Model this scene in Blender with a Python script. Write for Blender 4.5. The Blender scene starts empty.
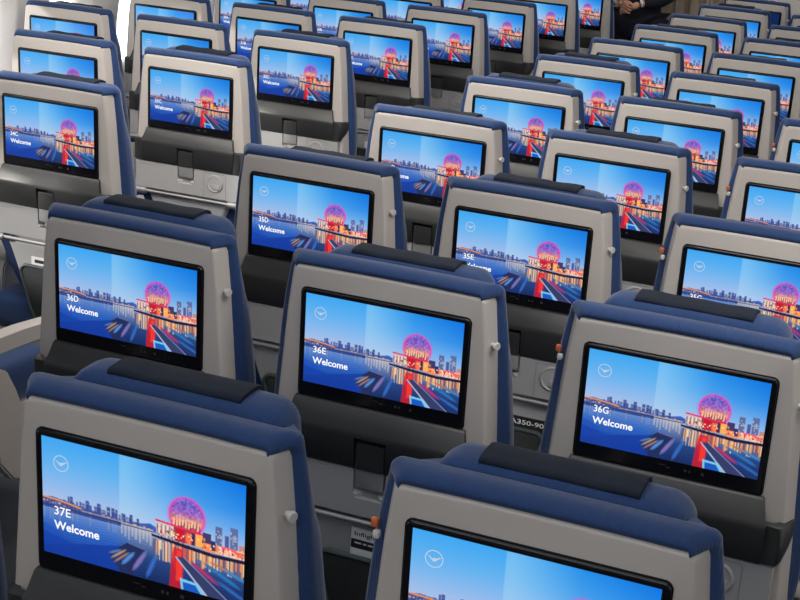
import bpy, bmesh, math, random
import numpy as np
from mathutils import Vector, Matrix
random.seed(7)
C = bpy.context.scene.collection
sc = bpy.context.scene
T = 0.05808637            # lean of the screen plane
H0 = 0.98                 # height of the screen centre above the floor
SP = 0.5155645            # seat spacing across
PITCH = 0.79              # row pitch
XL, YL = -1.5350487, -0.3565812   # the window-side block, seat C
cT, sT = math.cos(T), math.sin(T)

# ------------------------------------------------------------------ materials
def mat(name, col, rough=0.5, metal=0.0, noise=0.0, nscale=30, bump=0.0, bscale=200, coat=0.0, stretch=None, spec=None, sheen=0.0):
    m = bpy.data.materials.new(name); m.use_nodes = True
    nt = m.node_tree; b = nt.nodes['Principled BSDF']
    b.inputs['Base Color'].default_value = (*col, 1); b.inputs['Roughness'].default_value = rough
    b.inputs['Metallic'].default_value = metal; b.inputs['Coat Weight'].default_value = coat
    if spec is not None: b.inputs['Specular IOR Level'].default_value = spec
    if sheen: b.inputs['Sheen Weight'].default_value = sheen; b.inputs['Sheen Roughness'].default_value = 0.4
    tc = nt.nodes.new('ShaderNodeTexCoord'); mp = nt.nodes.new('ShaderNodeMapping')
    nt.links.new(tc.outputs['Object'], mp.inputs['Vector'])
    if stretch: mp.inputs['Scale'].default_value = stretch
    n = nt.nodes.new('ShaderNodeTexNoise'); n.inputs['Scale'].default_value = nscale; n.inputs['Detail'].default_value = 3
    nt.links.new(mp.outputs['Vector'], n.inputs['Vector'])
    mx = nt.nodes.new('ShaderNodeMix'); mx.data_type = 'RGBA'
    mx.inputs['A'].default_value = (*[c*(1-noise) for c in col], 1); mx.inputs['B'].default_value = (*[min(1, c*(1+noise)) for c in col], 1)
    nt.links.new(n.outputs['Fac'], mx.inputs['Factor']); nt.links.new(mx.outputs['Result'], b.inputs['Base Color'])
    if bump:
        n2 = nt.nodes.new('ShaderNodeTexNoise'); n2.inputs['Scale'].default_value = bscale
        nt.links.new(mp.outputs['Vector'], n2.inputs['Vector'])
        bp = nt.nodes.new('ShaderNodeBump'); bp.inputs['Strength'].default_value = bump; bp.inputs['Distance'].default_value = 0.001
        nt.links.new(n2.outputs['Fac'], bp.inputs['Height']); nt.links.new(bp.outputs['Normal'], b.inputs['Normal'])
    return m

def fabric(name, col):
    m = mat(name, col, 0.85, noise=0.12, nscale=60, spec=0.25, sheen=0.25)
    nt = m.node_tree; b = nt.nodes['Principled BSDF']
    tc = nt.nodes.new('ShaderNodeTexCoord'); w = nt.nodes.new('ShaderNodeTexWave')
    w.wave_type = 'BANDS'; w.bands_direction = 'X'; w.inputs['Scale'].default_value = 90; w.inputs['Distortion'].default_value = 0.3
    nt.links.new(tc.outputs['Object'], w.inputs['Vector'])
    n2 = nt.nodes.new('ShaderNodeTexNoise'); n2.inputs['Scale'].default_value = 600
    nt.links.new(tc.outputs['Object'], n2.inputs['Vector'])
    ad = nt.nodes.new('ShaderNodeMath'); ad.operation = 'ADD'
    nt.links.new(w.outputs['Fac'], ad.inputs[0]); nt.links.new(n2.outputs['Fac'], ad.inputs[1])
    bp = nt.nodes.new('ShaderNodeBump'); bp.inputs['Strength'].default_value = 0.35; bp.inputs['Distance'].default_value = 0.0008
    nt.links.new(ad.outputs[0], bp.inputs['Height']); nt.links.new(bp.outputs['Normal'], b.inputs['Normal'])
    return m

M = {}
M['shell'] = mat('warm_grey_plastic', (0.44, 0.405, 0.375), 0.42, noise=0.03, nscale=8, bump=0.12, bscale=900)
M['grey'] = mat('light_grey_plastic', (0.345, 0.342, 0.34), 0.4, noise=0.03, nscale=8, bump=0.1, bscale=900)
M['char'] = mat('charcoal_plastic', (0.024, 0.0245, 0.025), 0.45, noise=0.08, nscale=20, bump=0.2, bscale=800)
M['black'] = mat('black_glass', (0.006, 0.006, 0.008), 0.14, noise=0.02, spec=0.35)
M['gap'] = mat('black_gap', (0.008, 0.008, 0.008), 0.8)
M['blue'] = fabric('blue_fabric', (0.017, 0.042, 0.122))
M['navy'] = mat('navy_strap_fabric', (0.006, 0.011, 0.022), 0.8, noise=0.2, nscale=200, bump=0.4, bscale=500, spec=0.25)
M['metal'] = mat('satin_aluminium', (0.36, 0.36, 0.37), 0.42, metal=0.7, noise=0.03)
M['knob'] = mat('pale_grey_plastic', (0.50, 0.48, 0.455), 0.4, noise=0.02)
M['orange'] = mat('orange_plastic', (0.46, 0.11, 0.025), 0.45, noise=0.05)
M['mesh'] = mat('black_pocket_net', (0.018, 0.021, 0.022), 0.8, noise=0.4, nscale=300, bump=0.5, bscale=700)
M['rim'] = mat('dark_green_grey_edging', (0.035, 0.05, 0.05), 0.6, noise=0.1)
M['print'] = mat('grey_print', (0.22, 0.22, 0.22), 0.6)
M['white'] = mat('white_paper', (0.75, 0.75, 0.74), 0.6, noise=0.02)
M['ink'] = mat('black_ink', (0.015, 0.015, 0.015), 0.5)
M['wall'] = mat('cream_wall_panel', (0.60, 0.575, 0.54), 0.5, noise=0.02, nscale=3)
M['ceil'] = mat('white_ceiling_panel', (0.75, 0.74, 0.72), 0.6, noise=0.02, nscale=2)
M['carpet'] = mat('dark_blue_grey_carpet', (0.022, 0.026, 0.036), 0.95, noise=0.35, nscale=120, bump=0.6, bscale=400)
M['icon'] = mat('dim_icon_print', (0.035, 0.035, 0.04), 0.5)
M['curtain'] = mat('beige_brown_curtain', (0.33, 0.27, 0.21), 0.9, noise=0.15, nscale=14, bump=0.3, bscale=300)
M['skin'] = mat('skin', (0.52, 0.27, 0.18), 0.5, noise=0.08, nscale=25)
M['suit'] = mat('dark_navy_suit', (0.012, 0.014, 0.022), 0.85, noise=0.15, nscale=40, bump=0.2, bscale=400, spec=0.2)
M['shoe'] = mat('black_leather', (0.01, 0.01, 0.01), 0.3)
M['hair'] = mat('brown_hair', (0.05, 0.028, 0.015), 0.7, noise=0.3, nscale=90)
M['eye'] = mat('eye_white', (0.7, 0.7, 0.68), 0.3)
M['lip'] = mat('lip', (0.42, 0.16, 0.13), 0.5)

def emis(name, col, s):
    m = bpy.data.materials.new(name); m.use_nodes = True; b = m.node_tree.nodes['Principled BSDF']
    b.inputs['Base Color'].default_value = (0, 0, 0, 1); b.inputs['Roughness'].default_value = 0.3
    b.inputs['Emission Color'].default_value = (*col, 1); b.inputs['Emission Strength'].default_value = s
    return m
M['text'] = emis('white_screen_text', (1, 1, 1), 1.0)
M['emblem'] = emis('soft_white_screen_mark', (0.75, 0.88, 1), 0.72)
M['lamp'] = emis('ceiling_lamp', (1, 0.97, 0.92), 1.3)
def screen_mat(name, attr=True, s=1.0, col=(0, 0, 0)):
    m = bpy.data.materials.new(name); m.use_nodes = True; nt = m.node_tree; b = nt.nodes['Principled BSDF']
    b.inputs['Base Color'].default_value = (0.004, 0.004, 0.005, 1); b.inputs['Roughness'].default_value = 0.16
    b.inputs['Specular IOR Level'].default_value = 0.3
    b.inputs['Emission Strength'].default_value = s; b.inputs['Emission Color'].default_value = (*col, 1)
    if attr:
        a = nt.nodes.new('ShaderNodeVertexColor'); a.layer_name = 'picture'
        nt.links.new(a.outputs['Color'], b.inputs['Emission Color'])
    return m
M['screen'] = screen_mat('lit_screen', True, 1.0)
M['screen_dark'] = screen_mat('dark_blue_screen', False, 1.0, (0.004, 0.018, 0.10))
def glass():
    m = bpy.data.materials.new('window_glass'); m.use_nodes = True; nt = m.node_tree
    for n in list(nt.nodes): nt.nodes.remove(n)
    o = nt.nodes.new('ShaderNodeOutputMaterial'); t = nt.nodes.new('ShaderNodeBsdfTransparent'); g = nt.nodes.new('ShaderNodeBsdfGlossy')
    g.inputs['Roughness'].default_value = 0.05; mx = nt.nodes.new('ShaderNodeMixShader'); mx.inputs[0].default_value = 0.06
    nt.links.new(t.outputs[0], mx.inputs[1]); nt.links.new(g.outputs[0], mx.inputs[2]); nt.links.new(mx.outputs[0], o.inputs[0])
    return m
M['glass'] = glass()

# ------------------------------------------------------------------ mesh helpers
def finish(bm, name, m, parent=None, smooth=True, angle=40):
    bmesh.ops.remove_doubles(bm, verts=bm.verts, dist=1e-6)
    bmesh.ops.recalc_face_normals(bm, faces=bm.faces)
    me = bpy.data.meshes.new(name); bm.to_mesh(me); bm.free()
    if smooth:
        me.shade_smooth()
        me.set_sharp_from_angle(angle=math.radians(angle))
    me.materials.append(m)
    o = bpy.data.objects.new(name, me); C.objects.link(o)
    if parent: o.parent = parent
    return o
def L(a, b, n):            # seat-back coordinates (across, up, out to the rear) -> seat coordinates
    return Vector((a, -b*sT - n*cT, H0 + b*cT - n*sT))
def rings(bm, rs, cap0=True, cap1=True, closed=True):
    vr = [[bm.verts.new(p) for p in r] for r in rs]
    k = len(vr[0])
    for r0, r1 in zip(vr, vr[1:]):
        for i in range(k if closed else k-1):
            j = (i+1) % k
            try: bm.faces.new((r0[i], r0[j], r1[j], r1[i]))
            except ValueError: pass
    if cap0: bm.faces.new(vr[0])
    if cap1: bm.faces.new(list(reversed(vr[-1])))
    return vr
def outline(hw, top, bot, r, inset=0, bow=0.0, rb=0.0, ns=20, nc=7, nt=9, side=None):
    pts = []
    rr = max(r-inset, 0.002)
    sd = (lambda b: inset) if side is None else (side if callable(side) else (lambda b: side))
    h = lambda b: hw(b)-sd(b)
    t = top-inset; bo = bot+inset
    rbb = max(rb-inset, 0.001) if rb > 0 else 0.0
    if rbb > 0:
        for k in range(nc+1):
            a = math.pi/2*k/nc
            pts.append((-(h(bo)-rbb)-rbb*math.sin(a), bo+rbb-rbb*math.cos(a)))
    else: pts.append((-h(bo), bo))
    for k in range(1, ns):
        b = bo+rbb+(t-rr-bo-rbb)*(1-(1-k/ns)**1.7); pts.append((-h(b), b))
    hb = h(t-rr)
    for k in range(nc+1):
        a = math.pi/2*k/nc
        pts.append((-(hb-rr)-rr*math.cos(a), t-rr+rr*math.sin(a)))
    for k in range(1, nt):
        pts.append((-(hb-rr)*(1-2*k/nt), t))
    right = [(-a, b) for a, b in pts if True]
    left = [p for p in pts[:-(nt-1)]]
    mid = pts[-(nt-1):]
    out = left+mid+[(-a, b) for a, b in reversed(left)]
    if bow: out = [(a, b+(bow*(1-(a/hb)**2) if b > t-rr*0.999 else 0)) for a, b in out]
    return out
def slab(name, m, parent, hw, top, bot, r, layers, bow=0.0, rb=0.0, cap0=True, cap1=True, centre=0.0, angle=40, fr=L):
    """layers: (inset, depth) with depth a number or a function of b"""
    bm = bmesh.new(); rs = []
    for ly in layers:
        ins, nf = ly[:2]
        f = nf if callable(nf) else (lambda b, v=nf: v)
        rs.append([fr(a+centre, b, f(b)) for a, b in outline(hw, top, bot, r, ins, bow, rb, side=(ly[2] if len(ly) > 2 else None))])
    rings(bm, rs, cap0, cap1)
    return finish(bm, name, m, parent, angle=angle)
def rbox(bm, lo, hi, bev=0.003, fr=None, seg=2):
    r = bmesh.ops.create_cube(bm, size=1)
    vs = r['verts']; lo = Vector(lo); hi = Vector(hi)
    for v in vs: v.co = Vector((lo[i]+(v.co[i]+0.5)*(hi[i]-lo[i]) for i in range(3)))
    if bev:
        es = list({e for v in vs for e in v.link_edges})
        rb = bmesh.ops.bevel(bm, geom=es, offset=bev, segments=seg, profile=0.5, affect='EDGES')
        vs = list({v for f in rb['faces'] for v in f.verts} | {v for v in vs if v.is_valid})
        allv = set(vs); st = list(vs)
        while st:
            v = st.pop()
            for e in v.link_edges:
                w = e.other_vert(v)
                if w not in allv: allv.add(w); st.append(w)
        vs = list(allv)
    if fr:
        for v in vs: v.co = fr(*v.co)
    return vs
def tube(bm, pts, r, seg=12, cap=True):
    pts = [Vector(p) for p in pts]; rs = []
    up = Vector((0, 0, 1))
    for i, p in enumerate(pts):
        d = (pts[min(i+1, len(pts)-1)]-pts[max(i-1, 0)]).normalized()
        u = d.cross(up)
        if u.length < 1e-4: u = d.cross(Vector((0, 1, 0)))
        u.normalize(); w = d.cross(u)
        rad = r[i] if isinstance(r, (list, tuple)) else r
        rs.append([p+(u*math.cos(2*math.pi*k/seg)+w*math.sin(2*math.pi*k/seg))*rad for k in range(seg)])
    rings(bm, rs, cap, cap)
def tagt(o, label, cat, group=None):
    o['label'] = label; o['category'] = cat
    if group: o['group'] = group
def structure(o): o['kind'] = 'structure'; return o

# ------------------------------------------------------------------ the welcome picture on the screens
def s2l(c): return np.where(c <= 0.04045, c/12.92, ((c+0.055)/1.055)**2.4)
def paint(W, Hh):
    ss = 2; w, h = W*ss, Hh*ss
    X, Y = np.meshgrid((np.arange(w)+.5)/w, (np.arange(h)+.5)/h)
    A = 16/9
    rng = np.random.RandomState(3)
    def lerp(t, stops):
        t = np.clip(t, 0, 1); o = np.zeros(t.shape+(3,))
        xs = [s[0] for s in stops]
        for c in range(3): o[..., c] = np.interp(t, xs, [s[1][c] for s in stops])
        return o/255.
    sky = lerp(Y/0.58, [(0, (62, 168, 242)), (0.35, (100, 180, 240)), (0.7, (150, 190, 236)), (1, (196, 200, 226))])
    skyr = lerp(Y/0.58, [(0, (14, 118, 224)), (0.4, (48, 140, 230)), (0.75, (120, 176, 236)), (1, (190, 200, 230))])
    f = np.clip((X-0.38)/0.62, 0, 1)[..., None]
    gl = np.clip(1-np.abs(X-0.42)/0.28, 0, 1)[..., None]*(X > 0.392)[..., None]
    img = sky*(1-f)+skyr*f
    img = img*(1-0.45*gl)+np.array([170, 214, 244])/255.*0.45*gl
    wat = lerp((Y-0.56)/0.44, [(0, (138, 160, 205)), (0.15, (92, 128, 196)), (0.45, (40, 92, 184)), (1, (20, 58, 150))])
    watr = lerp((Y-0.56)/0.44, [(0, (190, 190, 205)), (0.2, (120, 140, 185)), (0.55, (40, 70, 130)), (1, (22, 44, 96))])
    fr_ = np.clip((X-0.36)/0.15, 0, 1)[..., None]
    water = wat*(1-fr_)+watr*fr_
    rip = (np.sin(Y*260+np.sin(X*40)*2)*0.025)[..., None]
    water = np.clip(water+rip, 0, 1)
    wm = Y > 0.575
    img[wm] = water[wm]
    def poly(pts, col, al=1.0):
        pts = np.array(pts); m = np.zeros(X.shape, bool); j = len(pts)-1
        for i in range(len(pts)):
            xi, yi = pts[i]; xj, yj = pts[j]
            c = ((yi > Y) != (yj > Y)) & (X < (xj-xi)*(Y-yi)/((yj-yi) or 1e-9)+xi)
            m ^= c; j = i
        img[m] = img[m]*(1-al)+np.array(col)/255.*al
        return m
    def rect(x0, y0, x1, y1, col, al=1.0):
        m = (X >= x0) & (X < x1) & (Y >= y0) & (Y < y1); img[m] = img[m]*(1-al)+np.array(col)/255.*al
    # mountains and skyline
    poly([(0.36, .58), (.44, .545), (.50, .53), (.545, .512), (.585, .54), (.60, .58)], (58, 96, 186))
    poly([(0, .575), (0, .515), (.05, .50), (.14, .515), (.22, .53), (.40, .545), (.40, .60), (0, .60)], (44, 62, 128), .9)
    x = 0.0
    while x < 0.545:
        bw = rng.uniform(.008, .022); env = .50 if x < .1 else (.475 if x < .33 else (.49 if x < .47 else .525))
        tp = env+rng.uniform(-.012, .045)
        c = rng.randint(0, 30); rect(x, tp, x+bw, .572, (50+c, 66+c, 132+c), .88)
        for _ in range(3):
            yy = rng.uniform(tp+.01, .56); rect(x+.002, yy, x+bw-.003, yy+.007, (230, 190, 140) if rng.rand() < .5 else (120, 140, 190), .7)
        if rng.rand() < .5: rect(x+bw*.3, .585, x+bw*.7, .66+rng.uniform(0, .04), (170, 180, 215) if rng.rand() < .6 else (200, 170, 150), .35)
        x += bw+rng.uniform(-.003, .012)
    for (xa, xb, tp) in ((.142, .156, .462), (.222, .238, .460), (.28, .298, .462), (.352, .368, .468), (.372, .384, .472), (.412, .424, .50), (.444, .458, .482), (.478, .49, .50)):
        rect(xa, tp, xb, .572, (58, 74, 142)); rect(xa+.003, tp+.02, xb-.003, tp+.03, (150, 160, 200), .6)
    # lit bridge
    for k in range(60):
        t = k/60; xx = .0+.20*t; yy = .508+.03*t*t
        rect(xx, yy, xx+.0038, yy+.014, (236, 150, 96)); rect(xx, yy+.014, xx+.0038, yy+.022, (120, 70, 90), .8)
    rect(.20, .553, .40, .565, (236, 190, 150), .5); rect(0.40, .562, .56, .576, (240, 214, 180), .75)
    rect(0, .572, .56, .583, (36, 50, 104), .6)
    for k in range(9): rect(.40+k*.018, .583, .408+k*.018, .66+.02*(k % 3), (240, 214, 178), .45)
    # foreground shade on the left water
    poly([(0, .81), (.07, .835), (.15, .86), (.20, .845), (.30, .81), (.40, .77), (.40, 1), (0, 1)], (14, 50, 150), .75)
    poly([(0, .74), (.06, .77), (.12, .83), (.2, .86), (0, .93)], (22, 68, 176), .45)
    # dome and science centre
    rect(.86, .392, .892, .55, (92, 108, 160)); rect(.93, .372, .966, .55, (92, 112, 166)); rect(.905, .45, .925, .55, (80, 90, 150)); rect(.972, .50, 1, .57, (190, 140, 130))
    for k in range(26):
        xx = rng.choice([.862, .870, .878, .885, .932, .941, .95, .958]); yy = rng.uniform(.40, .53)
        rect(xx, yy, xx+.005, yy+.012, (214, 206, 200), .85)
    dx, dy = (X-.722)*A, (Y-.378); R = np.sqrt(dx*dx+dy*dy); r0 = .155
    m = R < r0
    base = np.zeros(X.shape+(3,)); t = np.clip((dy+r0)/(2*r0), 0, 1)
    base[:] = lerp(t, [(0, (96, 104, 208)), (.4, (150, 96, 190)), (.62, (226, 150, 130)), (.8, (226, 84, 92)), (1, (200, 40, 70))])
    th = np.arctan2(dy, dx); lat = np.sin(np.clip(dx/r0, -1, 1)*9+dy*40)*np.sin(np.clip(dy/r0, -1, 1)*9-dx*40)
    cell = rng.rand(24, 24); base += ((cell[np.clip(((dx/r0+1)*10+(dy*20).astype(int)*.5).astype(int), 0, 23), np.clip(((dy/r0+1)*9).astype(int), 0, 23)]-.5)*.22)[..., None]
    img[m] = np.clip(base[m], 0, 1)
    m2 = np.abs(R-r0+.006) < .010
    img[m2] = img[m2]*.25+np.array([236, 70, 176])/255.*.75
    m3 = (R >= r0) & (R < r0+.02); img[m3] = img[m3]*.72+np.array([200, 110, 210])/255.*.28
    for k in range(9):
        xx = .655+.0145*k; yy = .392+.012*math.sin(k*1.7); poly([(xx, yy+.075), (xx+.006, yy), (xx+.012, yy+.075)], (250, 214, 160), .9)
        poly([(xx+.007, yy+.085), (xx+.013, yy+.03), (xx+.019, yy+.085)], (90, 50, 110), .8)
    # low buildings round its foot
    rect(.575, .485, .66, .575, (214, 190, 184)); rect(.66, .485, .80, .60, (150, 60, 76))
    for k in range(8): rect(.578+k*.010, .495, .583+k*.010, .568, (255, 226, 186) if k % 2 else (120, 96, 130))
    poly([(.57, .457), (.80, .487), (.80, .503), (.57, .474)], (232, 44, 92))
    rect(.672, .495, .712, .592, (206, 22, 46)); rect(.718, .51, .745, .60, (255, 120, 70)); rect(.745, .50, .765, .60, (70, 40, 80))
    rect(.765, .50, .80, .60, (255, 176, 92)); rect(.80, .47, .84, .60, (66, 58, 104)); rect(.80, .555, .90, .62, (255, 140, 84))
    rect(.84, .52, .862, .60, (40, 50, 96)); rect(.875, .55, 1, .62, (255, 196, 170)); rect(.89, .545, .96, .57, (240, 96, 120)); rect(.96, .56, 1, .60, (240, 120, 110))
    for k in range(46):
        xx = rng.uniform(.58, .99); yy = rng.uniform(.53, .607); s = rng.uniform(.004, .009)
        rect(xx, yy, xx+s, yy+s*1.6, [(255, 236, 200), (255, 210, 120), (255, 120, 70), (255, 250, 240)][rng.randint(4)])
    for k in range(70):
        xx = rng.uniform(.575, .99); yy = rng.uniform(.50 if xx < .84 else .56, .605); s = rng.uniform(.004, .008)
        rect(xx, yy, xx+s, yy+s*rng.uniform(1, 4), [(150, 30, 56), (60, 40, 84), (220, 70, 60), (255, 160, 100), (110, 60, 96)][rng.randint(5)], .8)
    # lit reflections
    for k in range(60):
        xx = .56+.44*k/60; c = [(255, 226, 170), (250, 150, 80), (120, 90, 110), (232, 84, 52), (255, 196, 110), (80, 80, 120)][rng.randint(6)]
        rect(xx, .63, xx+.0085, .70+rng.uniform(0, .09)+(0.06 if .60 < xx < .74 else 0), c, .8)
    for k in range(14): rect(.565+k*.0085, .64, .5685+k*.0085, .80, (255, 232, 196) if k % 2 else (110, 110, 140), .7)
    poly([(.660, .655), (.704, .66), (.710, .80), (.700, 1.0), (.640, 1.0), (.648, .80)], (216, 28, 44), .82)
    poly([(.675, .68), (.70, .68), (.705, .92), (.672, .94)], (255, 62, 50), .8)
    poly([(.55, .592), (.70, .61), (.85, .628), (1, .618), (1, .648), (.85, .660), (.70, .640), (.552, .612)], (30, 30, 62))
    rect(.86, .604, 1, .618, (226, 214, 214), .5)
    # docks and boats
    poly([(.437, .719), (.52, .742), (.455, 1.0), (.40, 1.0), (.335, .86)], (34, 46, 92))
    poly([(.437, .719), (.52, .742), (.515, .752), (.432, .73)], (96, 104, 150))
    def boat(x0, y0, x1, y1, wd, col, col2):
        d = np.array([(x1-x0)*A, y1-y0]); Ln = np.hypot(*d); d = d/Ln; nn = np.array([-d[1], d[0]])
        pp = [(0, 0), (.18, .8), (.5, 1), (.82, .8), (1, 0), (.82, -.8), (.5, -1), (.18, -.8)]
        for sc_, cc in ((1, tuple(int(.62*p+.38*q) for p, q in zip(col, col2))), (.6, tuple(int(.4*p+.6*q) for p, q in zip(col, col2))), (.3, tuple(int(.75*p+.25*q) for p, q in zip(col, col2)))):
            poly([(x0+((.5+(s-.5)*(1 if sc_ == 1 else .75))*Ln*d[0]+q*wd*sc_*nn[0])/A, y0+(.5+(s-.5)*(1 if sc_ == 1 else .75))*Ln*d[1]+q*wd*sc_*nn[1]) for s, q in pp], cc, .75 if sc_ == 1 else 1.0)
    boat(.335, .86, .405, .80, .012, (120, 150, 220), (60, 60, 110)); boat(.345, .90, .43, .785, .011, (240, 200, 110), (70, 70, 120)); boat(.36, .93, .445, .80, .011, (240, 150, 110), (50, 60, 120))
    boat(.40, .93, .47, .79, .020, (110, 180, 240), (36, 70, 160)); boat(.455, .96, .53, .75, .022, (76, 140, 226), (190, 70, 110)); boat(.525, .99, .58, .75, .022, (66, 130, 220), (30, 60, 140))
    poly([(.667, .735), (.705, .72), (.93, 1.0), (.815, 1.0)], (52, 62, 104)); poly([(.667, .735), (.675, .732), (.83, 1.0), (.815, 1.0)], (176, 184, 210))
    poly([(.705, .72), (.71, .718), (.936, 1.0), (.925, 1.0)], (150, 150, 190), .8)
    boat(.735, .735, .885, .885, .020, (230, 60, 120), (90, 40, 90)); boat(.80, .72, .99, .87, .022, (56, 150, 226), (24, 50, 110)); boat(.86, .71, 1.03, .81, .02, (90, 170, 230), (30, 60, 120))
    poly([(.88, .86), (1, .88), (1, 1), (.95, 1)], (30, 54, 110)); boat(.86, .84, 1.02, .965, .020, (60, 130, 220), (24, 46, 100)); boat(.83, .70, .93, .745, .010, (250, 150, 90), (120, 60, 60))
    poly([(.692, .905), (.775, .915), (.815, 1.0), (.70, 1.0)], (120, 200, 240)); poly([(.705, .93), (.768, .935), (.795, 1.0), (.71, 1.0)], (26, 90, 190))
    # the slightly veiled left part of the screen
    v = X < .392
    img[v] = img[v]*.93+np.array([70, 140, 235])/255.*.07
    img = s2l(np.clip(img, 0, 1))
    img = img.reshape(Hh, ss, W, ss, 3).mean((1, 3))
    return img
DW, DH = 0.2963189, 0.1682010
def display_mesh(name, W, Hh, m):
    img = paint(W, Hh)
    xs = (np.arange(W)/(W-1)-.5)*DW; ys = (.5-np.arange(Hh)/(Hh-1))*DH
    verts = [L(x, y, 0.0) for y in ys for x in xs]
    faces = [(r*W+c, (r+1)*W+c, (r+1)*W+c+1, r*W+c+1) for r in range(Hh-1) for c in range(W-1)]
    me = bpy.data.meshes.new(name); me.from_pydata([tuple(v) for v in verts], [], faces)
    at = me.color_attributes.new('picture', 'FLOAT_COLOR', 'POINT')
    col = np.ones((W*Hh, 4), np.float32); col[:, :3] = img.reshape(-1, 3)
    at.data.foreach_set('color', col.ravel())
    me.materials.append(m); return me
ME_NEAR = display_mesh('display', 300, 168, M['screen'])
ME_FAR = display_mesh('display', 128, 72, M['screen'])
def flat_display():
    me = bpy.data.meshes.new('display')
    me.from_pydata([tuple(L(x, y, 0)) for x, y in ((-DW/2, -DH/2), (DW/2, -DH/2), (DW/2, DH/2), (-DW/2, DH/2))], [], [(0, 1, 2, 3)])
    me.materials.append(M['screen_dark']); return me
ME_OFF = flat_display()

text_cache = {}
def text_mesh(body, height=None, width=None, bold=0.0):
    key = (body, height, width, bold)
    if key in text_cache: return text_cache[key]
    cu = bpy.data.curves.new('text', 'FONT'); cu.body = body; cu.size = 1; cu.offset = bold; cu.resolution_u = 3
    o = bpy.data.objects.new('text', cu); C.objects.link(o)
    dg = bpy.context.evaluated_depsgraph_get(); me = bpy.data.meshes.new_from_object(o.evaluated_get(dg))
    bpy.data.objects.remove(o); bpy.data.curves.remove(cu)
    co = np.array([v.co[:] for v in me.vertices]); lo, hi = co.min(0), co.max(0)
    sy = height/(hi[1]-lo[1]); sx = width/(hi[0]-lo[0]) if width else sy
    out = [((x-lo[0])*sx, (y-lo[1])*sy) for x, y, z in co]
    res = (out, [tuple(p.vertices) for p in me.polygons]); bpy.data.meshes.remove(me)
    text_cache[key] = res; return res
def text_obj(name, body, a, b, n, m, parent, height, width=None, bold=0.0, fr=L):
    pts, fs = text_mesh(body, height, width, bold)
    me = bpy.data.meshes.new(name); me.from_pydata([tuple(fr(a+x, b+y, n)) for x, y in pts], [], fs); me.materials.append(m)
    o = bpy.data.objects.new(name, me); C.objects.link(o); o.parent = parent; return o
def uv(u, v): return (u-.5)*DW, (.5-v)*DH

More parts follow.
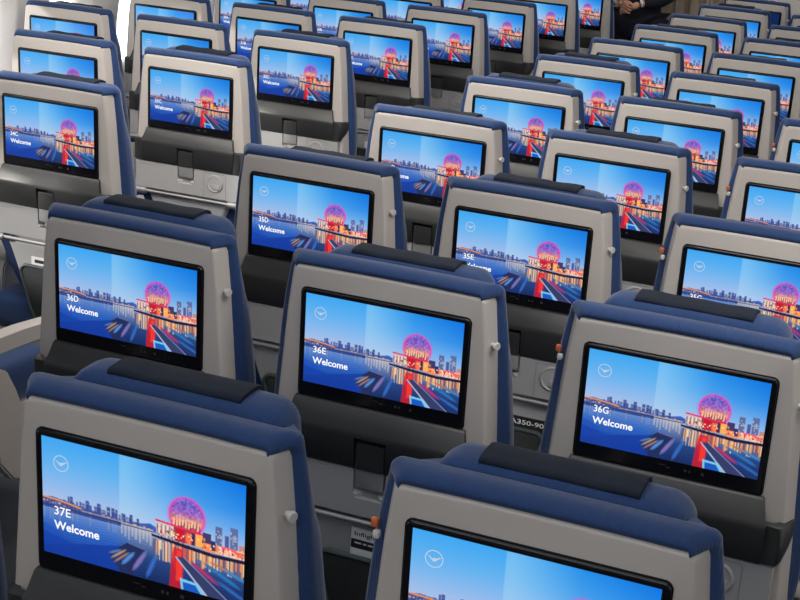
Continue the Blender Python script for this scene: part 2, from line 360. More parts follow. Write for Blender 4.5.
# ------------------------------------------------------------------ one seat with all its parts
def interp(tab):
    xs = [t[0] for t in tab]; ys = [t[1] for t in tab]
    return lambda b: float(np.interp(b, xs, ys))
hw_shell = interp([(-.75, .215), (-.34, .213), (-.24, .209), (-.14, .2025), (.045, .1885), (.131, .1785)])
hw_cush = interp([(-.75, .12), (-.50, .150), (-.42, .195), (-.35, .225), (-.28, .236), (-.14, .231), (-.05, .222), (.06, .2115), (.15, .196)])
def make_seat():
    root = bpy.data.objects.new('passenger_seat', None); C.objects.link(root)
    root.empty_display_size = 0.1
    # grey shell round the monitor
    slab('back_shell', M['shell'], root, hw_shell, .132, -.335, .013,
         [(.007, -.0058), (.0035, -.0064), (.0012, -.0085), (0, -.012), (-.004, lambda b: -.024), (-.010, lambda b: -.040-.06*max(0, .0-b))], bow=.002, rb=.006, angle=50)
    # blue cushion: rolled top edge behind and above the shell
    sd_ = lambda n: (lambda b: n-.05*max(0, -b))
    tp = lambda n: (lambda b: n if b > .127 else (-.020 if b < .120 else n+(-.020-n)*(.127-b)/.007))     # only the rolled top edge comes forward
    wd = lambda s0: (lambda b: s0 if b > .129 else (.033 if b < .120 else .033+(s0-.033)*(b-.120)/.009))
    ds = lambda lo, hi: (lambda b: lo+(hi-lo)*min(1, max(0, (b+.01)/.09)))
    slab('back_cushion', M['blue'], root, hw_cush, .1485, -.52, .018,
         [(.0165, tp(-.0095), wd(.030)), (.0150, tp(-.0062), wd(.028)), (.0090, tp(-.0050), wd(.0255)), (.0035, tp(-.0105), wd(.0215)), (.0005, tp(-.019), wd(.0165)), (0, -.028, wd(.011)), (.0, -.036, wd(.006)), (.001, sd_(-.0395), lambda b: .003 if b > .129 else .006), (.001, sd_(-.046), .0005), (.005, sd_(-.056), .001), (.012, sd_(-.064), ds(.001, .006)), (.018, sd_(-.075), ds(.002, .012)), (.022, sd_(-.100), ds(.013, .034)), (.026, sd_(-.130), ds(.038, .060)), (.040, sd_(-.150), ds(.064, .084))], bow=.002, rb=.02, angle=80)
    hr = slab('headrest', M['blue'], root, interp([(0, .160), (.10, .160), (.16, .154)]), .1485, -.03, .034,
         [(.020, -.066), (.008, -.069), (.002, -.078), (0, -.090), (0, -.118), (.003, -.135), (.012, -.148), (.03, -.155)], bow=.003, rb=.03, angle=80)
    # navy flap lying over the headrest
    bm = bmesh.new(); prof = [(-.0790, .1505), (-.0800, .1545), (-.0840, .1565), (-.0900, .1568), (-.105, .1575), (-.126, .1568), (-.142, .151), (-.152, .132)]
    inner = [(-.0795, .1490), (-.0815, .1500), (-.0840, .1512), (-.0900, .1522), (-.105, .1530), (-.124, .1523), (-.138, .147), (-.148, .130)]
    ring = prof+inner[::-1]
    rs = []
    for k in range(13):
        a = -.100+.196*k/12; e = .0010*math.sin(k*1.3)
        rs.append([L(a, b+(e if n > -.14 else 0), n) for n, b in ring])
    rings(bm, rs); finish(bm, 'headrest_flap', M['navy'], hr, angle=60)
    # monitor
    mon = slab('monitor', M['black'], root, lambda b: .1585, .0925, -.1115, .0095, [(.0035, -.0006), (.0012, -.0012), (0, -.003), (0, -.011)], rb=.006, angle=60)
    bm = bmesh.new()
    rs = [[L(a, b, n) for a, b in outline(lambda b: .1585, .0925, -.1115, .0095, i, 0, .006)] for i, n in ((.0004, -.0036), (-.0012, -.0036), (-.0016, -.0046), (-.0014, -.0062), (.0004, -.0062))]
    rings(bm, rs, False, False); finish(bm, 'monitor_rim', M['black'], mon)
    d = bpy.data.objects.new('display', ME_NEAR); C.objects.link(d); d.parent = mon
    bm = bmesh.new()
    for a, b, w, h in ((-.012, -.0945, .010, .0012), (.0, -.0975, .007, .0012), (.030, -.0985, .004, .004), (.0375, -.0985, .003, .004), (.058, -.0985, .005, .005)):
        rbox(bm, (a, b, -.0007), (a+w, b+h, -.0001), 0, L)
    finish(bm, 'touch_icons', M['icon'], mon, smooth=False)
    # emblem: ring with a flying bird
    bm = bmesh.new(); ca, cb = uv(.098, .20); R = .0111
    for r0, r1 in ((R-.0008, R+.0004),):
        rs = [[L(ca+r*math.cos(t*math.pi/24), cb+r*math.sin(t*math.pi/24), .0004) for t in range(48)] for r in (r0, r1)]
        rings(bm, rs, False, False)
    birdpts = [(-.0088, .0040), (-.0050, .0002), (-.0016, -.0030), (.0010, -.0034), (.0040, -.0008), (.0070, .0016), (.0094, .0030), (.0066, .0030), (.0036, .0018), (.0012, .0008), (.0002, .0020), (-.0012, .0002), (-.0030, .0006), (-.0060, .0028)]
    vs = [bm.verts.new(L(ca+x, cb+y, .0004)) for x, y in birdpts]; bm.faces.new(vs)
    finish(bm, 'airline_emblem', M['emblem'], mon, smooth=False)
    a, b = uv(.057, .772)
    text_obj('welcome_text', 'Welcome', a, b, .0005, M['text'], mon, .0125, .0690, 0.024)
    # charcoal housing under the monitor
    bm = bmesh.new()
    rs = []
    for a in (-.1735, -.171, -.0365, -.0355, .0265, .0275, .171, .1745):
        e = .002 if abs(a) > .1715 else 0
        q1, q2 = (.94, .972) if abs(a) > .15 else (1, 1)
        rs.append([L(a*q1, -.1115-e, -.009), L(a*q1, -.1125-e, .001-e), L(a*q1, -.1155, .0045-e), L(a*q2, -.140, .0135-e), L(a, -.150, .0185-e), L(a, -.1565, .0205-e), L(a, -.163, .0205-e), L(a, -.2215, .0165-e), L(a, -.2245, .0145-e), L(a, -.226, .010), L(a, -.226, -.009)])
    # slot recess: split face cells between a=-.036 and .027 below b=-.159
    vr = [[bm.verts.new(p) for p in r] for r in rs]
    for i, (r0, r1) in enumerate(zip(vr, vr[1:])):
        for j in range(len(r0)-1):
            if i == 3 and 6 <= j <= 9: continue
            bm.faces.new((r0[j], r0[j+1], r1[j+1], r1[j]))
    bm.faces.new(vr[0]); bm.faces.new(vr[-1])
    # recess walls
    A0, A1 = -.0355, .0265
    q = lambda *pp: bm.faces.new([bm.verts.new(p) for p in pp])
    q(L(A0, -.163, .0205), L(A0, -.163, .004), L(A1, -.163, .004), L(A1, -.163, .0205))
    for A in (A0, A1): q(L(A, -.163, .0205), L(A, -.163, .004), L(A, -.226, .002), L(A, -.226, .010), L(A, -.2215, .0165))
    q(L(A0, -.163, .004), L(A1, -.163, .004), L(A1, -.226, .002), L(A0, -.226, .002))
    hs = finish(bm, 'tray_housing', M['char'], root, angle=35)
    # its shoulders wrap round the seat sides
    for s in (-1, 1):
        bm = bmesh.new()
        sec = [  # (|a|, depth, b top, b bottom)
            (.170, .0150, -.1505, -.2255), (.196, .0150, -.1515, -.2245), (.2010, .0120, -.1515, -.2230), (.2050, .004, -.1520, -.2190),
            (.2110, -.020, -.1540, -.2040), (.2140, -.036, -.1580, -.1880), (.2145, -.044, -.1620, -.1760)]
        rs = []
        for a, n, bt, bb in sec:
            rs.append([L(s*a, bt, n-.006), L(s*a, bt-.0025, n), L(s*a, bb+.0025, n), L(s*a, bb, n-.006), L(s*(a-.012), bb, n-.012), L(s*(a-.012), bt, n-.012)])
        rings(bm, rs); finish(bm, 'housing_shoulder', M['char'], hs, angle=50)
    # stowed tray table
    bm = bmesh.new()
    nB = [(-.2265, -.004), (-.2265, .0105), (-.2275, .0122), (-.229, .0126)]
    cols = [-.197, -.1955, -.193]+[-.036, -.0345]+[-.03, -.02, -.01, 0, .01, .02]+[.0265, .028]+[.193, .1955, .197]
    bs = [-.2265, -.228, -.262, -.270, -.276, -.280, -.282, -.2835, -.318, -.3195]
    def nf(a, b):
        e = 0.0125
        if b < -.3185 or b > -.227: e = .0105
        if abs(a) > .1965: e = .0095
        # pocket with a rounded lower edge
        if -.0350 < a < .027 and b > -.2822+(.0 if abs(a+.004) < .022 else .008): e = .0035
        return e
    grid = [[bm.verts.new(L(a, b, nf(a, b))) for b in bs] for a in cols]
    for i in range(len(cols)-1):
        for j in range(len(bs)-1): bm.faces.new((grid[i][j], grid[i][j+1], grid[i+1][j+1], grid[i+1][j]))
    back = [bm.verts.new(L(a, b, -.003)) for a, b in ((-.197, -.2265), (-.197, -.3195), (.197, -.3195), (.197, -.2265))]
    bm.faces.new([grid[0][j] for j in range(len(bs))]+[back[1], back[0]])
    bm.faces.new([grid[-1][j] for j in range(len(bs))]+[back[2], back[3]])
    bm.faces.new([g[0] for g in grid]+[back[3], back[0]]); bm.faces.new([g[-1] for g in grid]+[back[2], back[1]])
    bm.faces.new(back)
    tt = finish(bm, 'tray_table', M['grey'], root, angle=30)
    # turning latch in the slot
    slab('tray_latch', M['char'], tt, lambda b: .0275, -.1725, -.2245, .004, [(.002, .0165), (.0006, .0160), (0, .0148), (0, .004)], rb=.004, centre=-.0043)
    slab('latch_tip', M['print'], tt, lambda b: .0272, -.2250, -.263, .001, [(.001, .0128), (0, .0120), (0, .004)], rb=.005, centre=-.0043)
    slab('latch_gap', M['gap'], tt, lambda b: .0308, -.1632, -.175, .004, [(0, .0048), (0, .0042)], centre=-.0045)
    # tiny two-line print
    bm = bmesh.new()
    for ln, (b, a0, a1) in enumerate(((-.2325, -.182, -.085), (-.2385, -.182, -.130))):
        a = a0
        while a < a1:
            w = random.uniform(.004, .011); rbox(bm, (a, b, .0124), (min(a+w, a1), b+.0016, .0128), 0, L); a += w+.0016
    finish(bm, 'printed_notice', M['print'], tt, smooth=False)
    # coat hook button and its arched groove
    bm = bmesh.new(); cx_, cb_ = .107, -.266
    rs = []
    for r, n in ((.0300, .0128), (.0300, .0145), (.0288, .0155), (.0262, .0160), (.0250, .0150), (.0240, .0142), (.008, .0142)):
        rs.append([L(cx_+r*math.cos(k*math.pi/18), cb_+r*math.sin(k*math.pi/18), n) for k in range(36)])
    rings(bm, rs, False, True)
    rbox(bm, (cx_-.006, cb_-.020, .0135), (cx_+.019, cb_-.002, .0175), .002, L)
    finish(bm, 'coat_hook', M['grey'], tt, angle=35)
    bm = bmesh.new(); g = []
    for a, b in [(.066, -.318)]+[(.066, -.30), (.066, -.27)]+[(.074-.008*math.cos(t), -.240+.008*math.sin(t)) for t in (0, .5, 1, 1.57)]+[(.140+.008*math.sin(t), -.240+.008*math.cos(t)) for t in (0, .5, 1, 1.57)]+[(.148, -.27), (.148, -.30), (.148, -.318)]:
        g.append(L(a, b, .0124))
    tube(bm, g, .0010, 6); finish(bm, 'panel_groove', M['print'], tt)
    # bumper bar with its end caps
    bm = bmesh.new(); tube(bm, [L(-.190, -.330, .012), L(.190, -.330, .012)], .0056, 14); bar = finish(bm, 'bumper_bar', M['metal'], root)
    for s in (-1, 1):
        bm = bmesh.new(); tube(bm, [L(s*.156, -.331, .010), L(s*.158, -.331, .010), L(s*.196, -.331, .010), L(s*.198, -.331, .010)], [.009, .0112, .0112, .009], 18)
        finish(bm, 'bar_end_cap', M['metal'], bar)
    # side buttons
    for s in (1,):
        bm = bmesh.new()
        a0 = .190; p0 = L(s*a0, .046, -.026); dv = (L(s*(a0+.02), .046, -.016)-p0).normalized()
        tube(bm, [p0-dv*.002, p0+dv*.011, p0+dv*.0125], [.0045, .0045, .004], 14)
        tube(bm, [p0+dv*.010, p0+dv*.0113, p0+dv*.015, p0+dv*.0163], [.0062, .0075, .0075, .0064], 20)
        finish(bm, 'side_button', M['knob'], root)
    # lower shell narrowing to the seat foot
    hl = interp([(-.75, .06), (-.565, .072), (-.478, .096), (-.43, .116), (-.38, .134), (-.337, .152)])
    low = slab('lower_shell', M['grey'], root, hl, -.337, -.60, .006, [(.010, .0035), (.004, .002), (0, -.004), (-.006, lambda b: -.05)], rb=.03, angle=45)
    sd = slab('lower_back_frame', M['char'], root, interp([(-.75, .05), (-.565, .07), (-.478, .09), (-.41, .120), (-.337, .165)]), -.336, -.60, .01, [(.004, -.020), (0, -.026), (0, -.07)], rb=.04)
    hp = interp([(-.75, .045), (-.56, .062), (-.47, .086), (-.40, .106)])
    pk = slab('literature_pocket', M['mesh'], root, hp, -.403, -.575, .022, [(.010, .0165), (.004, .0150), (0, .011), (0, .0085)], rb=.03, angle=50)
    bm = bmesh.new(); ol = outline(hp, -.403, -.575, .022, 0.001, 0, .03)
    pts = [L(a, b, .0135) for a, b in ol]; pts.append(pts[0]); tube(bm, pts, .0055, 8, False)
    finish(bm, 'pocket_edging', M['rim'], pk)
    # seat pan, leg frame
    bm = bmesh.new(); rbox(bm, (-.228, .035, .350), (.228, .520, .468), .035, seg=4); finish(bm, 'seat_cushion', M['blue'], root)
    bm = bmesh.new(); rbox(bm, (-.222, .05, .305), (.222, .505, .352), .012); finish(bm, 'seat_pan', M['shell'], root)
    bm = bmesh.new(); tube(bm, [(-.235, .12, .29), (.235, .12, .29)], .022, 12); tube(bm, [(-.235, .40, .29), (.235, .40, .29)], .022, 12); finish(bm, 'cross_beam', M['metal'], root)
    for y0, y1 in ((.10, .02), (.42, .50)):
        for x in (-.14,):
            bm = bmesh.new(); tube(bm, [(x, y0, .29), (x, (y0+y1)/2, .15), (x, y1, .012)], [.018, .015, .015], 10); rbox(bm, (x-.02, y1-.035, 0.001), (x+.02, y1+.035, .018), .003)
            finish(bm, 'leg', M['metal'], root)
    return root
ARM = []
def make_armrest(root, s):
    x = s*.2510
    bm = bmesh.new()
    prof = [(.125, .560), (.135, .580), (.18, .590), (.30, .586), (.44, .574), (.485, .562), (.495, .543), (.47, .525), (.30, .534), (.18, .538), (.135, .540)]
    hwid = .021
    rs = []
    for dx, ins in ((-hwid, .007), (-hwid+.006, 0), (hwid-.006, 0), (hwid, .007)):
        cy = sum(p[0] for p in prof)/len(prof); cz = .560
        rs.append([Vector((x+dx, cy+(y-cy)*(1-ins/.22), cz+(z-cz)*(1-ins/.035))) for y, z in prof])
    rings(bm, rs); ar = finish(bm, 'armrest', M['shell'], root, angle=35)
    bm = bmesh.new(); tube(bm, [(x-.024, .150, .556), (x-.022, .150, .556), (x+.022, .150, .556), (x+.024, .150, .556)], [.030, .034, .034, .030], 24)
    finish(bm, 'armrest_hub', M['knob'], ar)
    bm = bmesh.new()
    prof2 = [(.150, .545), (.178, .520), (.195, .46), (.225, .38), (.27, .30), (.285, .27), (.19, .27), (.15, .32), (.120, .40), (.108, .47), (.112, .52), (.125, .54)]
    rs = [[Vector((x+dx, y, z)) for y, z in prof2] for dx in (-.020, .020)]
    rings(bm, rs); es = [e for e in bm.edges]; bmesh.ops.bevel(bm, geom=es, offset=.004, segments=2, affect='EDGES')
    finish(bm, 'armrest_support', M['grey'], ar, angle=35)
    return ar
def make_end_cover(root, s):      # curved cover on the aisle side below the armrest
    x = s*(SP/2+.012)
    bm = bmesh.new(); prof = [(.17, .515), (.215, .495), (.245, .44), (.285, .36), (.335, .285), (.385, .235), (.45, .215), (.455, .18), (.42, .155), (.32, .16), (.24, .19), (.185, .25), (.165, .34), (.158, .45)]
    rs = [[Vector((x+dx, y, z)) for y, z in prof] for dx in (-.016, .016)]
    rings(bm, rs); bmesh.ops.bevel(bm, geom=list(bm.edges), offset=.005, segments=2, affect='EDGES')
    return finish(bm, 'aisle_end_cover', M['shell'], root, angle=35)

def tree(o):
    out = [o]
    for ch in o.children: out += tree(ch)
    return out
proto = make_seat()
proto_arm = make_armrest(proto, -1)
def copy_tree(o, parent=None):
    c = o.copy(); C.objects.link(c); c.parent = parent
    for ch in list(o.children): copy_tree(ch, c)
    return c
def find(root, name):
    for o in tree(root):
        if o.name.split('.')[0] == name: return o

def seat_xy(col, row):
    if col in 'DEG': return {'D': -SP, 'E': 0, 'G': SP}[col], (37-row)*PITCH
    return XL+{'C': 0, 'B': -SP, 'A': -2*SP}[col], (37-row)*PITCH+YL
# headrest heights and flap presence as seen
HEAD = {('E', 37): .002, ('G', 37): -.004, ('D', 36): .002, ('E', 36): -.006, ('G', 36): .002, ('D', 35): -.020, ('E', 35): -.006, ('G', 35): -.03,
        ('D', 34): -.016, ('E', 34): -.009, ('G', 34): -.03, ('D', 33): -.001, ('E', 33): -.016, ('C', 34): -.014, ('B', 33): -.016, ('C', 33): -.004, ('C', 32): -.008, ('C', 31): -.013, ('D', 32): -.002,
        ('D', 31): -.018, ('E', 32): -.016, ('D', 30): -.008, ('D', 29): -.018, ('D', 28): -.002}
seats = [('E', 36)]
order = []
for col, a, b in (('E', 37, 27), ('D', 37, 27), ('G', 37, 31), ('C', 36, 27), ('B', 34, 27), ('A', 33, 27)):
    for r in range(a, b-1, -1): order.append((col, r))
first = True
SEAT = {}
ORD = ['', 'first', 'second', 'third', 'fourth', 'fifth', 'sixth', 'seventh', 'eighth', 'ninth', 'tenth']
COLN = {'D': 'left', 'E': 'middle', 'G': 'right', 'C': 'aisle', 'B': 'middle', 'A': 'window'}
def seat_label(col, row):
    near = {('E', 37): 'nearest grey and blue seat whose lit screen reads 37E, at lower left',
            ('G', 37): 'nearest grey and blue seat at bottom centre, its screen cut by the frame bottom',
            ('D', 37): 'blue seat edge at lower left corner, left of the 37E seat',
            ('E', 36): 'grey and blue seat whose lit screen reads 36E, at centre',
            ('D', 36): 'grey and blue seat with navy flap whose lit screen reads 36D',
            ('G', 36): 'grey and blue seat at right whose lit screen reads 36G',
            ('D', 35): 'grey and blue seat whose lit screen reads 35D',
            ('E', 35): 'grey and blue seat whose lit screen reads 35E',
            ('G', 35): 'grey and blue seat at right edge whose lit screen reads 35G',
            ('C', 34): 'grey and blue seat at left edge whose lit screen reads 34C',
            ('C', 33): 'grey and blue seat across the aisle whose lit screen reads 33C',
            ('C', 35): 'armrest and pale end cover of the aisle seat at far left, left of seat 36D',
            ('C', 36): 'aisle seat beyond the left frame edge, behind the far-left seat',
            ('D', 27): 'farthest seat of the block right of the aisle, its screen dark blue'}
    if (col, row) in near: return near[(col, row)]
    if col in 'DEG':
        k = {'D': 35, 'E': 35, 'G': 35}[col]-row
        return 'grey and blue seat, %s ahead of the seat reading %s in the same column' % (ORD[k], '35'+col)
    if col == 'C': return 'grey and blue aisle seat, %s ahead of the seat reading 33C' % ORD[33-row]
    if col == 'B': return ('grey and blue seat, middle of its three, beside the aisle seat %s ahead of 33C' % ORD[33-row]) if row < 33 else ('grey and blue seat directly left of the seat reading 33C' if row == 33 else 'grey and blue seat beyond the frame edge, left of the seat reading 34C')
    if row == 33: return 'grey and blue window seat beyond the frame edge, two left of the 33C seat'
    return 'grey and blue window seat in the row %s ahead of the seat reading 33C' % ORD[33-row]
for col, row in order:
    if first: s = proto; first = False
    else: s = copy_tree(proto)
    SEAT[(col, row)] = s
for (col, row), s in SEAT.items():
    x, y = seat_xy(col, row); s.location = (x, y, 0)
    s.rotation_euler = (0, 0, 0)
    grp = 'seats right of the aisle' if col in 'DEG' else 'seats left of the aisle'
    tagt(s, seat_label(col, row), 'seat', grp)
    d = find(s, 'display')
    near = (col in 'DEG' and row >= 33) or (col == 'C' and row >= 33)
    if not near: d.data = ME_FAR
    mon = find(s, 'monitor')
    if (col, row) == ('D', 27):
        d.data = ME_OFF
        for nm in ('airline_emblem', 'welcome_text'): bpy.data.objects.remove(find(s, nm))
        d['label'] = 'dark blue display'
    else:
        a, b = uv(.060, .648)
        text_obj('seat_number_text', '%d%s' % (row, col), a, b, .0005, M['text'], mon, .0124, .0250, 0.010)
    if col in 'ABC': bpy.data.objects.remove(find(s, 'side_button'))
    h = find(s, 'headrest'); dz = HEAD.get((col, row), random.choice([-.022, -.016, -.012]))
    h.location = (0, -dz*sT, dz*cT)
    fl = find(s, 'headrest_flap')
    if col in 'G':
        bm = bmesh.new(); rbox(bm, (-.2125, .057, -.034), (-.203, .068, -.025), .002, L)
        finish(bm, 'orange_tab', M['orange'], s)
        bm = bmesh.new(); rbox(bm, (-.2085, .043, -.032), (-.199, .0535, -.022), .003, L)
        finish(bm, 'side_catch', M['knob'], s)
def right_arm(s):
    src = [o for o in s.children if o.name.startswith('armrest')][0]
    c = copy_tree(src, s); c.location = (.502, 0, 0)
for (col, row), s in SEAT.items():
    if col in ('C', 'G') and (col, row) != ('C', 36): right_arm(s)
ec = None
for (col, row), s in SEAT.items():
    sgn = 1 if col in ('C', 'G') else (-1 if col == 'D' else 0)
    if sgn: 
        if sgn == 1:
            if ec is None: ec = make_end_cover(s, 1); 
            else:
                c = ec.copy(); C.objects.link(c); c.parent = s
        else:
            if 'ecl' not in globals(): ecl = make_end_cover(s, -1)
            else:
                c = ecl.copy(); C.objects.link(c); c.parent = s

# ------------------------------------------------------------------ cards in the pockets
def card(seat, a0, a1, b0, b1, name, label, cat, dark=False, tilt=0.0, group=None):
    root = bpy.data.objects.new(name, None); C.objects.link(root)
    root.location = SEAT[seat].location
    def F(a, b, n):
        am, bm_ = (a0+a1)/2, (b0+b1)/2; x = a-am; y = b-bm_
        return L(am+x*math.cos(tilt)-y*math.sin(tilt), bm_+x*math.sin(tilt)+y*math.cos(tilt), n)
    bm = bmesh.new(); rbox(bm, (a0, b0, .0052), (a1, b1, .0072), .0006, F, 1)
    finish(bm, 'card_sheet', M['ink'] if dark else M['white'], root, smooth=False)
    tagt(root, label, cat, group); return root, F
r, F = card(('E', 36), -.037, .070, -.490, -.347, 'magazine', 'magazine with white Inflight masthead in the pocket below the 36E screen', 'magazine', tilt=-.02)
text_obj('title_text', 'Inflight', -.030, -.3650, .0077, M['ink'], r, .0110, .046, .015, F)
bm = bmesh.new(); rbox(bm, (-.036, -.388, .0073), (.069, -.3700, .0076), 0, F); finish(bm, 'black_band', M['ink'], r, smooth=False)
bm = bmesh.new(); a = -.029
while a < .055: w = random.uniform(.006, .014); rbox(bm, (a, -.3785, .0077), (a+w, -.3755, .0079), 0, F); a += w+.003
finish(bm, 'small_print', M['white'], r, smooth=False)
r, F = card(('E', 35), .006, .112, -.480, -.374, 'safety_card', 'black safety card reading A350-900 in the pocket below the 35E screen', 'card', dark=True, tilt=.0)
text_obj('card_text', 'A350-900', .0155, -.3930, .0077, M['white'], r, .0115, .092, .01, F)
r, F = card(('C', 34), -.066, .02, -.470, -.376, 'safety_card', 'white card in the pocket below the 34C screen', 'card')
bm = bmesh.new(); rbox(bm, (-.054, -.394, .0073), (.01, -.384, .0076), 0, F); finish(bm, 'printed_band', M['ink'], r, smooth=False)
for st, lab in ((('C', 31), 'small white card in the pocket of the second aisle seat ahead of 33C'), (('C', 32), 'white card in the pocket of the aisle seat first ahead of 33C')):
    r, F = card(st, -.03, .07, -.480, -.372, 'safety_card', lab, 'card')
    bm = bmesh.new(); rbox(bm, (-.01, -.392, .0073), (.06, -.382, .0076), 0, F); finish(bm, 'printed_band', M['ink'], r, smooth=False)

# ------------------------------------------------------------------ cabin
def box_struct(name, lo, hi, m, bev=0):
    bm = bmesh.new(); rbox(bm, lo, hi, bev); o = finish(bm, name, m, smooth=False); return structure(o)
Y0, Y1 = -2.6, 9.3
box_struct('floor', (-2.95, Y0, -.04), (2.95, Y1+1.2, 0), M['carpet'])
bm = bmesh.new()
box_struct('ceiling', (-2.6, Y0, 2.32), (2.6, Y1+1.2, 2.36), M['ceil'])
def wx(z): return 2.87-.30*max(0, z-.95)**1.6-.18*max(0, .55-z)**2
WP = .56
wins = [4.65+WP*k for k in range(-12, 9)]
def side_wall(s, name):
    bm = bmesh.new()
    y0, y1 = wins[0]-WP/2, wins[-1]+WP/2
    for zs in ([0, .15, .3, .45, .6], [1.34, 1.5, 1.7, 1.9, 2.1, 2.33]):
        rings(bm, [[Vector((s*wx(z), y, z)) for z in zs] for y in (y0, y1)], False, False, closed=False)
    N = 32; zc, hh, hw = .965, .205, .135
    def rr(t, hw, hh, r):   # rounded rectangle by angle
        a = 2*math.pi*t/N; n = 3.2
        c, sn = math.cos(a), math.sin(a)
        return math.copysign(abs(c)**(2/n), c)*hw, math.copysign(abs(sn)**(2/n), sn)*hh
    def sq(t):
        a = 2*math.pi*t/N; c, sn = math.cos(a), math.sin(a); m_ = max(abs(c), abs(sn)); u, v = c/m_*WP/2, sn/m_
        return u, (v*(.6-zc)*-1 if v < 0 else v*(1.34-zc))
    k = 0
    for yc in wins:
        out = []
        r0 = [(yc+sq(t)[0], zc+sq(t)[1]) for t in range(N)]
        r0 = [Vector((s*wx(z), y, z)) for y, z in r0]
        e = lambda w, h, dx: [Vector((s*(wx(zc+rr(t, w, h, 0)[1])+dx), yc+rr(t, w, h, 0)[0], zc+rr(t, w, h, 0)[1])) for t in range(N)]
        rings(bm, [r0, e(hw+.045, hh+.05, 0), e(hw+.035, hh+.04, .006), e(hw+.008, hh+.008, .045), e(hw, hh, .055), e(hw-.004, hh-.004, .085)], False, False)
    o = structure(finish(bm, name, M['wall'], angle=40))
    return o
wl = side_wall(-1, 'wall_left'); wr = side_wall(1, 'wall_right')
n_w = 0
for s in (-1, 1):
    for yc in wins:
        n_w += 1; bm = bmesh.new()
        def pr(w, h, x, N=32):
            o = []
            for t in range(N):
                a = 2*math.pi*t/N; c, sn = math.cos(a), math.sin(a)
                o.append(Vector((x, yc+math.copysign(abs(c)**(2/3.2), c)*w, .965+math.copysign(abs(sn)**(2/3.2), sn)*h)))
            return o
        rings(bm, [pr(.133, .203, s*2.928), pr(.133, .203, s*2.932)])
        structure(finish(bm, 'window_%d' % n_w, M['glass']))
# front partitions either side of the aisle and a curtain across it
box_struct('wall_front', (-2.95, 8.85, 0), (-1.42, 8.92, 2.33), M['wall'])
box_struct('wall_centre', (-.62, 8.85, 0), (.95, 8.92, 2.33), M['wall'])
box_struct('wall_end', (-2.95, 10.4, 0), (2.95, 10.46, 2.33), M['wall'])
box_struct('wall_back', (-2.95, Y0-.05, 0), (2.95, Y0, 2.33), M['wall'])
bm = bmesh.new(); pts = []
for k in range(141):
    t = k/140; x = -1.40+.76*t; pts.append((x, 9.02+.030*math.sin(t*44)+.012*math.sin(t*97+1)))
rs = [[Vector((x, y+(.004 if i else 0), z)) for x, y in pts] for i, z in enumerate((.03, .8, 1.6, 2.28))]
rings(bm, rs, False, False, closed=False); o = finish(bm, 'aisle_curtain', M['curtain'])
md = o.modifiers.new('s', 'SOLIDIFY'); md.thickness = .004
tagt(o, 'pleated beige and brown curtain closing the aisle behind the standing person', 'curtain')

# ceiling lamps, then added fill lights
def lamp_strip(x, y0, y1, w=.22):
    bm = bmesh.new(); rbox(bm, (x-w/2, y0, 2.300), (x+w/2, y1, 2.3195), .004)
    return structure(finish(bm, 'ceiling_light', M['lamp']))
lamp_strip(-1.02, 1.6, 8.6); lamp_strip(1.02, 1.6, 8.6)
def area(name, loc, sx, sy, e, col=(1, 1, 1), rot=(0, 0, 0)):
    l = bpy.data.lights.new(name, 'AREA'); l.shape = 'RECTANGLE'; l.size = sx; l.size_y = sy; l.energy = e; l.color = col
    o = bpy.data.objects.new(name, l); C.objects.link(o); o.location = loc; o.rotation_euler = rot; return o
def aim(v): return Vector(v).to_track_quat('-Z', 'Y').to_euler()
area('cabin_lamp_left', (-1.02, 5.2, 2.28), .3, 6.6, 30, (1, .97, .93))
area('cabin_lamp_right', (1.02, 5.0, 2.28), .3, 6.6, 9, (1, .97, .93))
area('fill_forward_left', (-1.4, 1.7, 2.15), 2.2, .5, 50, (1, .95, .89), aim((-.12, 1, -.42)))  # added fill, no cabin fitting: brightens the far seat backs
area('fill_forward_right', (.9, .6, 2.15), 1.6, .5, 27, (1, .95, .90), aim((-.1, 1, -.38)))  # second added fill, for the backs of the centre block
area('fill_rear_overhead', (.2, -.3, 2.28), 2.2, 1.0, 10, (.86, .92, 1), aim((0, .05, -1)))  # added overhead fill to lift the nearest cushion tops
area('fill_rear_low', (.3, -2.3, 2.05), 2.2, .4, 15, (.94, .96, 1), aim((0, 1, -.35)))  # added low fill from behind: reaches near panels, leaves trays darker
# daylight through the left windows
sun = bpy.data.lights.new('sun', 'SUN'); sun.energy = 5.0; sun.angle = math.radians(3); sun.color = (1, .96, .9)
so = bpy.data.objects.new('sun', sun); C.objects.link(so)
so.rotation_euler = Vector((.80, .42, -.15)).to_track_quat('-Z', 'Y').to_euler()
w = bpy.data.worlds.new('sky'); sc.world = w; w.use_nodes = True
bg = w.node_tree.nodes['Background']; bg.inputs[0].default_value = (.93, .96, 1, 1); bg.inputs[1].default_value = 3.0

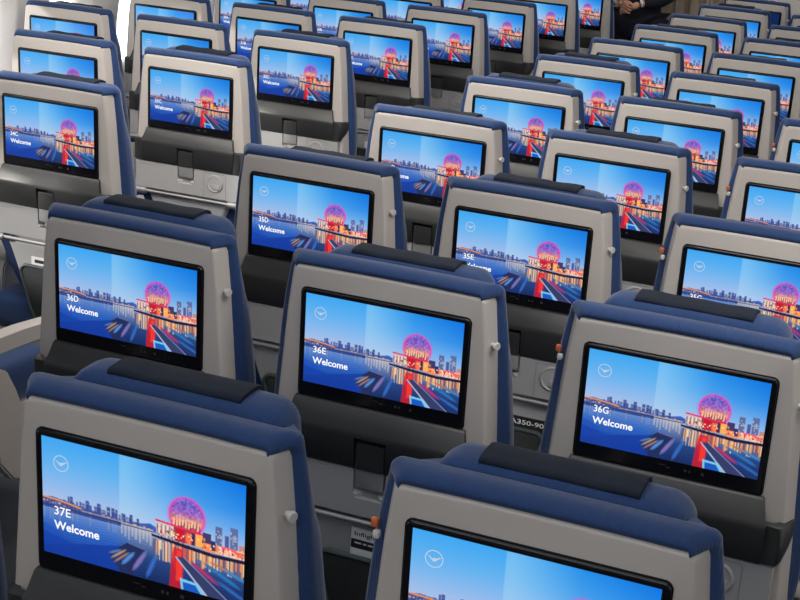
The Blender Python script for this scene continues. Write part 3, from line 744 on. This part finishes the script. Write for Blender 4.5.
# ------------------------------------------------------------------ the standing crew member
def skin_mesh(chains, sub=2):
    """chains: list of [(point, radius), ...]; every chain starts from an existing point or its own root"""
    vs = []; es = []; rad = []; idx = {}
    for ch in chains:
        prev = None
        for p, r in ch:
            key = tuple(round(c, 4) for c in p)
            if key not in idx: idx[key] = len(vs); vs.append(p); rad.append(r)
            i = idx[key]
            if prev is not None and prev != i: es.append((prev, i))
            prev = i
    me = bpy.data.meshes.new('sk'); me.from_pydata(vs, es, [])
    o = bpy.data.objects.new('sk', me); C.objects.link(o)
    o.modifiers.new('skin', 'SKIN'); 
    sv = me.skin_vertices[0].data if me.skin_vertices else None
    if sv is None:
        bpy.context.view_layer.objects.active = o; bpy.ops.mesh.customdata_skin_add(); sv = me.skin_vertices[0].data
    for i, r in enumerate(rad):
        rr = r if isinstance(r, tuple) else (r, r)
        sv[i].radius = rr
    sv[0].use_root = True
    sm = o.modifiers.new('sub', 'SUBSURF'); sm.levels = sub; sm.render_levels = sub
    dg = bpy.context.evaluated_depsgraph_get(); out = bpy.data.meshes.new_from_object(o.evaluated_get(dg))
    bpy.data.objects.remove(o); return out
def mesh_join(meshes, name, mats, parent, matf=None):
    bm = bmesh.new()
    for m_ in meshes: bm.from_mesh(m_)
    bmesh.ops.recalc_face_normals(bm, faces=bm.faces)
    me = bpy.data.meshes.new(name); bm.to_mesh(me); bm.free(); me.shade_smooth()
    for m_ in mats: me.materials.append(m_)
    if matf:
        for p in me.polygons: p.material_index = matf(p.center)
    o = bpy.data.objects.new(name, me); C.objects.link(o); o.parent = parent; return o
P = bpy.data.objects.new('person', None); C.objects.link(P); P.location = (-1.35, 8.42, .015); P.scale = (.95, .95, .95); P.rotation_euler = (0, 0, math.radians(-14))
tagt(P, 'person in a dark suit standing in the aisle with clasped hands', 'person')
# faces -Y
hz = 1.0
pel = (0, 0, .96)
def arm(s):
    return [((0, .01, 1.38), .085), ((s*.17, .015, 1.415), .062), ((s*.225, .02, 1.36), .054), ((s*.222, .03, 1.12), .042), ((s*.178, -.08, 1.06), .038), ((s*.085, -.165, 1.035), .027)]
def leg(s): return [(pel, .10), ((s*.095, 0, .90), .080), ((s*.105, -.012, .52), .055), ((s*.105, .015, .30), .056), ((s*.105, .03, .09), .040), ((s*.112, -.06, .045), .036), ((s*.118, -.13, .035), .030)]
spine = [(pel, .10), ((0, .005, 1.12), (.115, .085)), ((0, .01, 1.27), (.15, .11)), ((0, .01, 1.38), .085), ((0, .012, 1.47), .058), ((0, 0, 1.54), .052), ((0, -.005, 1.60), (.072, .085)), ((0, -.008, 1.68), (.078, .095)), ((0, -.0, 1.745), (.06, .075))]
body_m = skin_mesh([spine, leg(1), leg(-1), arm(1), arm(-1)])
def hand(s, z0, y0, over):
    ms = []
    wr = Vector((s*.085, -.165, 1.035)); pc = Vector((s*.030, y0, z0))
    ms.append(skin_mesh([[(tuple(wr), .024), (tuple((wr+pc)/2), .028), (tuple(pc), (.030, .020))]]))
    for k in range(4):
        u = (k-1.5)*.0185; ln = (.9, 1, .96, .78)[k]
        b0 = pc+Vector((s*-.006, -.002, u)); 
        b1 = b0+Vector((-s*.040*ln, -.014, -.006)); b2 = b1+Vector((-s*.024*ln, .004+.010*over, -.010)); b3 = b2+Vector((-s*.012*ln, .022, -.006))
        ms.append(skin_mesh([[(tuple(b0), .0105), (tuple(b1), .0095), (tuple(b2), .0088), (tuple(b3), .0075)]], 1))
    t0 = pc+Vector((s*.020, -.010, .024)); t1 = t0+Vector((-s*.026, -.014, .018)); t2 = t1+Vector((-s*.026, -.006, .004))
    ms.append(skin_mesh([[(tuple(t0), .0125), (tuple(t1), .0110), (tuple(t2), .009)]], 1))
    return ms
hands = hand(1, 1.000, -.195, 1)+hand(-1, 1.018, -.222, 0)
# nose and ears belong to the body surface
def blob(c, r):
    bm = bmesh.new(); bmesh.ops.create_uvsphere(bm, u_segments=16, v_segments=10, radius=1)
    for v in bm.verts: v.co = Vector((c[0]+v.co.x*r[0], c[1]+v.co.y*r[1], c[2]+v.co.z*r[2]))
    m_ = bpy.data.meshes.new('b'); bm.to_mesh(m_); bm.free(); return m_
face = [blob((0, -.100, 1.645), (.014, .020, .026)), blob((.080, .0, 1.65), (.012, .022, .034)), blob((-.080, .0, 1.65), (.012, .022, .034)), blob((0, -.082, 1.585), (.034, .022, .022))]
body = mesh_join([body_m]+hands+face, 'body', [M['skin']], P)
jk = skin_mesh([[((0, 0, .80), (.185, .145)), ((0, .005, .98), (.172, .138)), ((0, .005, 1.15), (.152, .118)), ((0, .01, 1.28), (.168, .125)), ((0, .01, 1.38), (.11, .10)), ((0, .012, 1.45), .074)],
                [((0, .01, 1.38), (.11, .10)), ((.17, .015, 1.42), .076), ((.232, .02, 1.36), .068), ((.228, .03, 1.12), .060), ((.178, -.078, 1.06), .054), ((.096, -.152, 1.040), .043)],
                [((0, .01, 1.38), (.11, .10)), ((-.17, .015, 1.42), .076), ((-.232, .02, 1.36), .068), ((-.228, .03, 1.12), .060), ((-.178, -.078, 1.06), .054), ((-.096, -.152, 1.040), .043)]])
mesh_join([jk], 'jacket', [M['suit']], P)
tr = skin_mesh([[((0, 0, .97), .135), ((.098, 0, .88), .118), ((.107, -.012, .52), .085), ((.107, .012, .30), .076), ((.107, .025, .10), .070)], [((0, 0, .97), .135), ((-.098, 0, .88), .118), ((-.107, -.012, .52), .085), ((-.107, .012, .30), .076), ((-.107, .025, .10), .070)]])
mesh_join([tr], 'trousers', [M['suit']], P)
for s in (1, -1):
    mesh_join([skin_mesh([[((s*.107, .045, .052), .050), ((s*.110, -.03, .050), .048), ((s*.117, -.10, .038), (.046, .034)), ((s*.120, -.165, .032), (.038, .026))]])], 'shoe', [M['shoe']], P)
    mesh_join([skin_mesh([[((s*.100, -.150, 1.041), .036), ((s*.084, -.163, 1.036), .034)]], 1)], 'shirt_cuff', [M['white']], P)
    mesh_join([blob((s*.030, -.083, 1.668), (.013, .009, .008))], 'eye', [M['eye']], body)
mesh_join([blob((0, -.098, 1.606), (.024, .008, .006))], 'mouth', [M['lip']], body)
mesh_join([blob((0, .016, 1.70), (.090, .100, .085)), blob((0, -.055, 1.745), (.070, .045, .030))], 'hair', [M['hair']], P)

# ------------------------------------------------------------------ camera and view
cam = bpy.data.cameras.new('camera'); co = bpy.data.objects.new('camera', cam); C.objects.link(co); sc.camera = co
cam.sensor_width = 36; cam.lens = 1497.7853/800*36; cam.clip_start = .05
yaw, pitch, roll = .36208479, -.28962994, .08369495
cy, sy, cp, sp = math.cos(yaw), math.sin(yaw), math.cos(pitch), math.sin(pitch)
fw = Vector((-sy*cp, cy*cp, sp)); rt = Vector((cy, sy, 0)); up = rt.cross(fw)
r2 = rt*math.cos(roll)+up*math.sin(roll); u2 = -rt*math.sin(roll)+up*math.cos(roll)
mw = Matrix(((r2.x, u2.x, -fw.x, .89984208), (r2.y, u2.y, -fw.y, -1.51594088), (r2.z, u2.z, -fw.z, H0+.83631117), (0, 0, 0, 1)))
co.matrix_world = mw
cam.dof.use_dof = False
vs_ = sc.view_settings; vs_.view_transform = 'Standard'; vs_.look = 'None'; vs_.exposure = 0; vs_.gamma = 1; vs_.use_curve_mapping = False
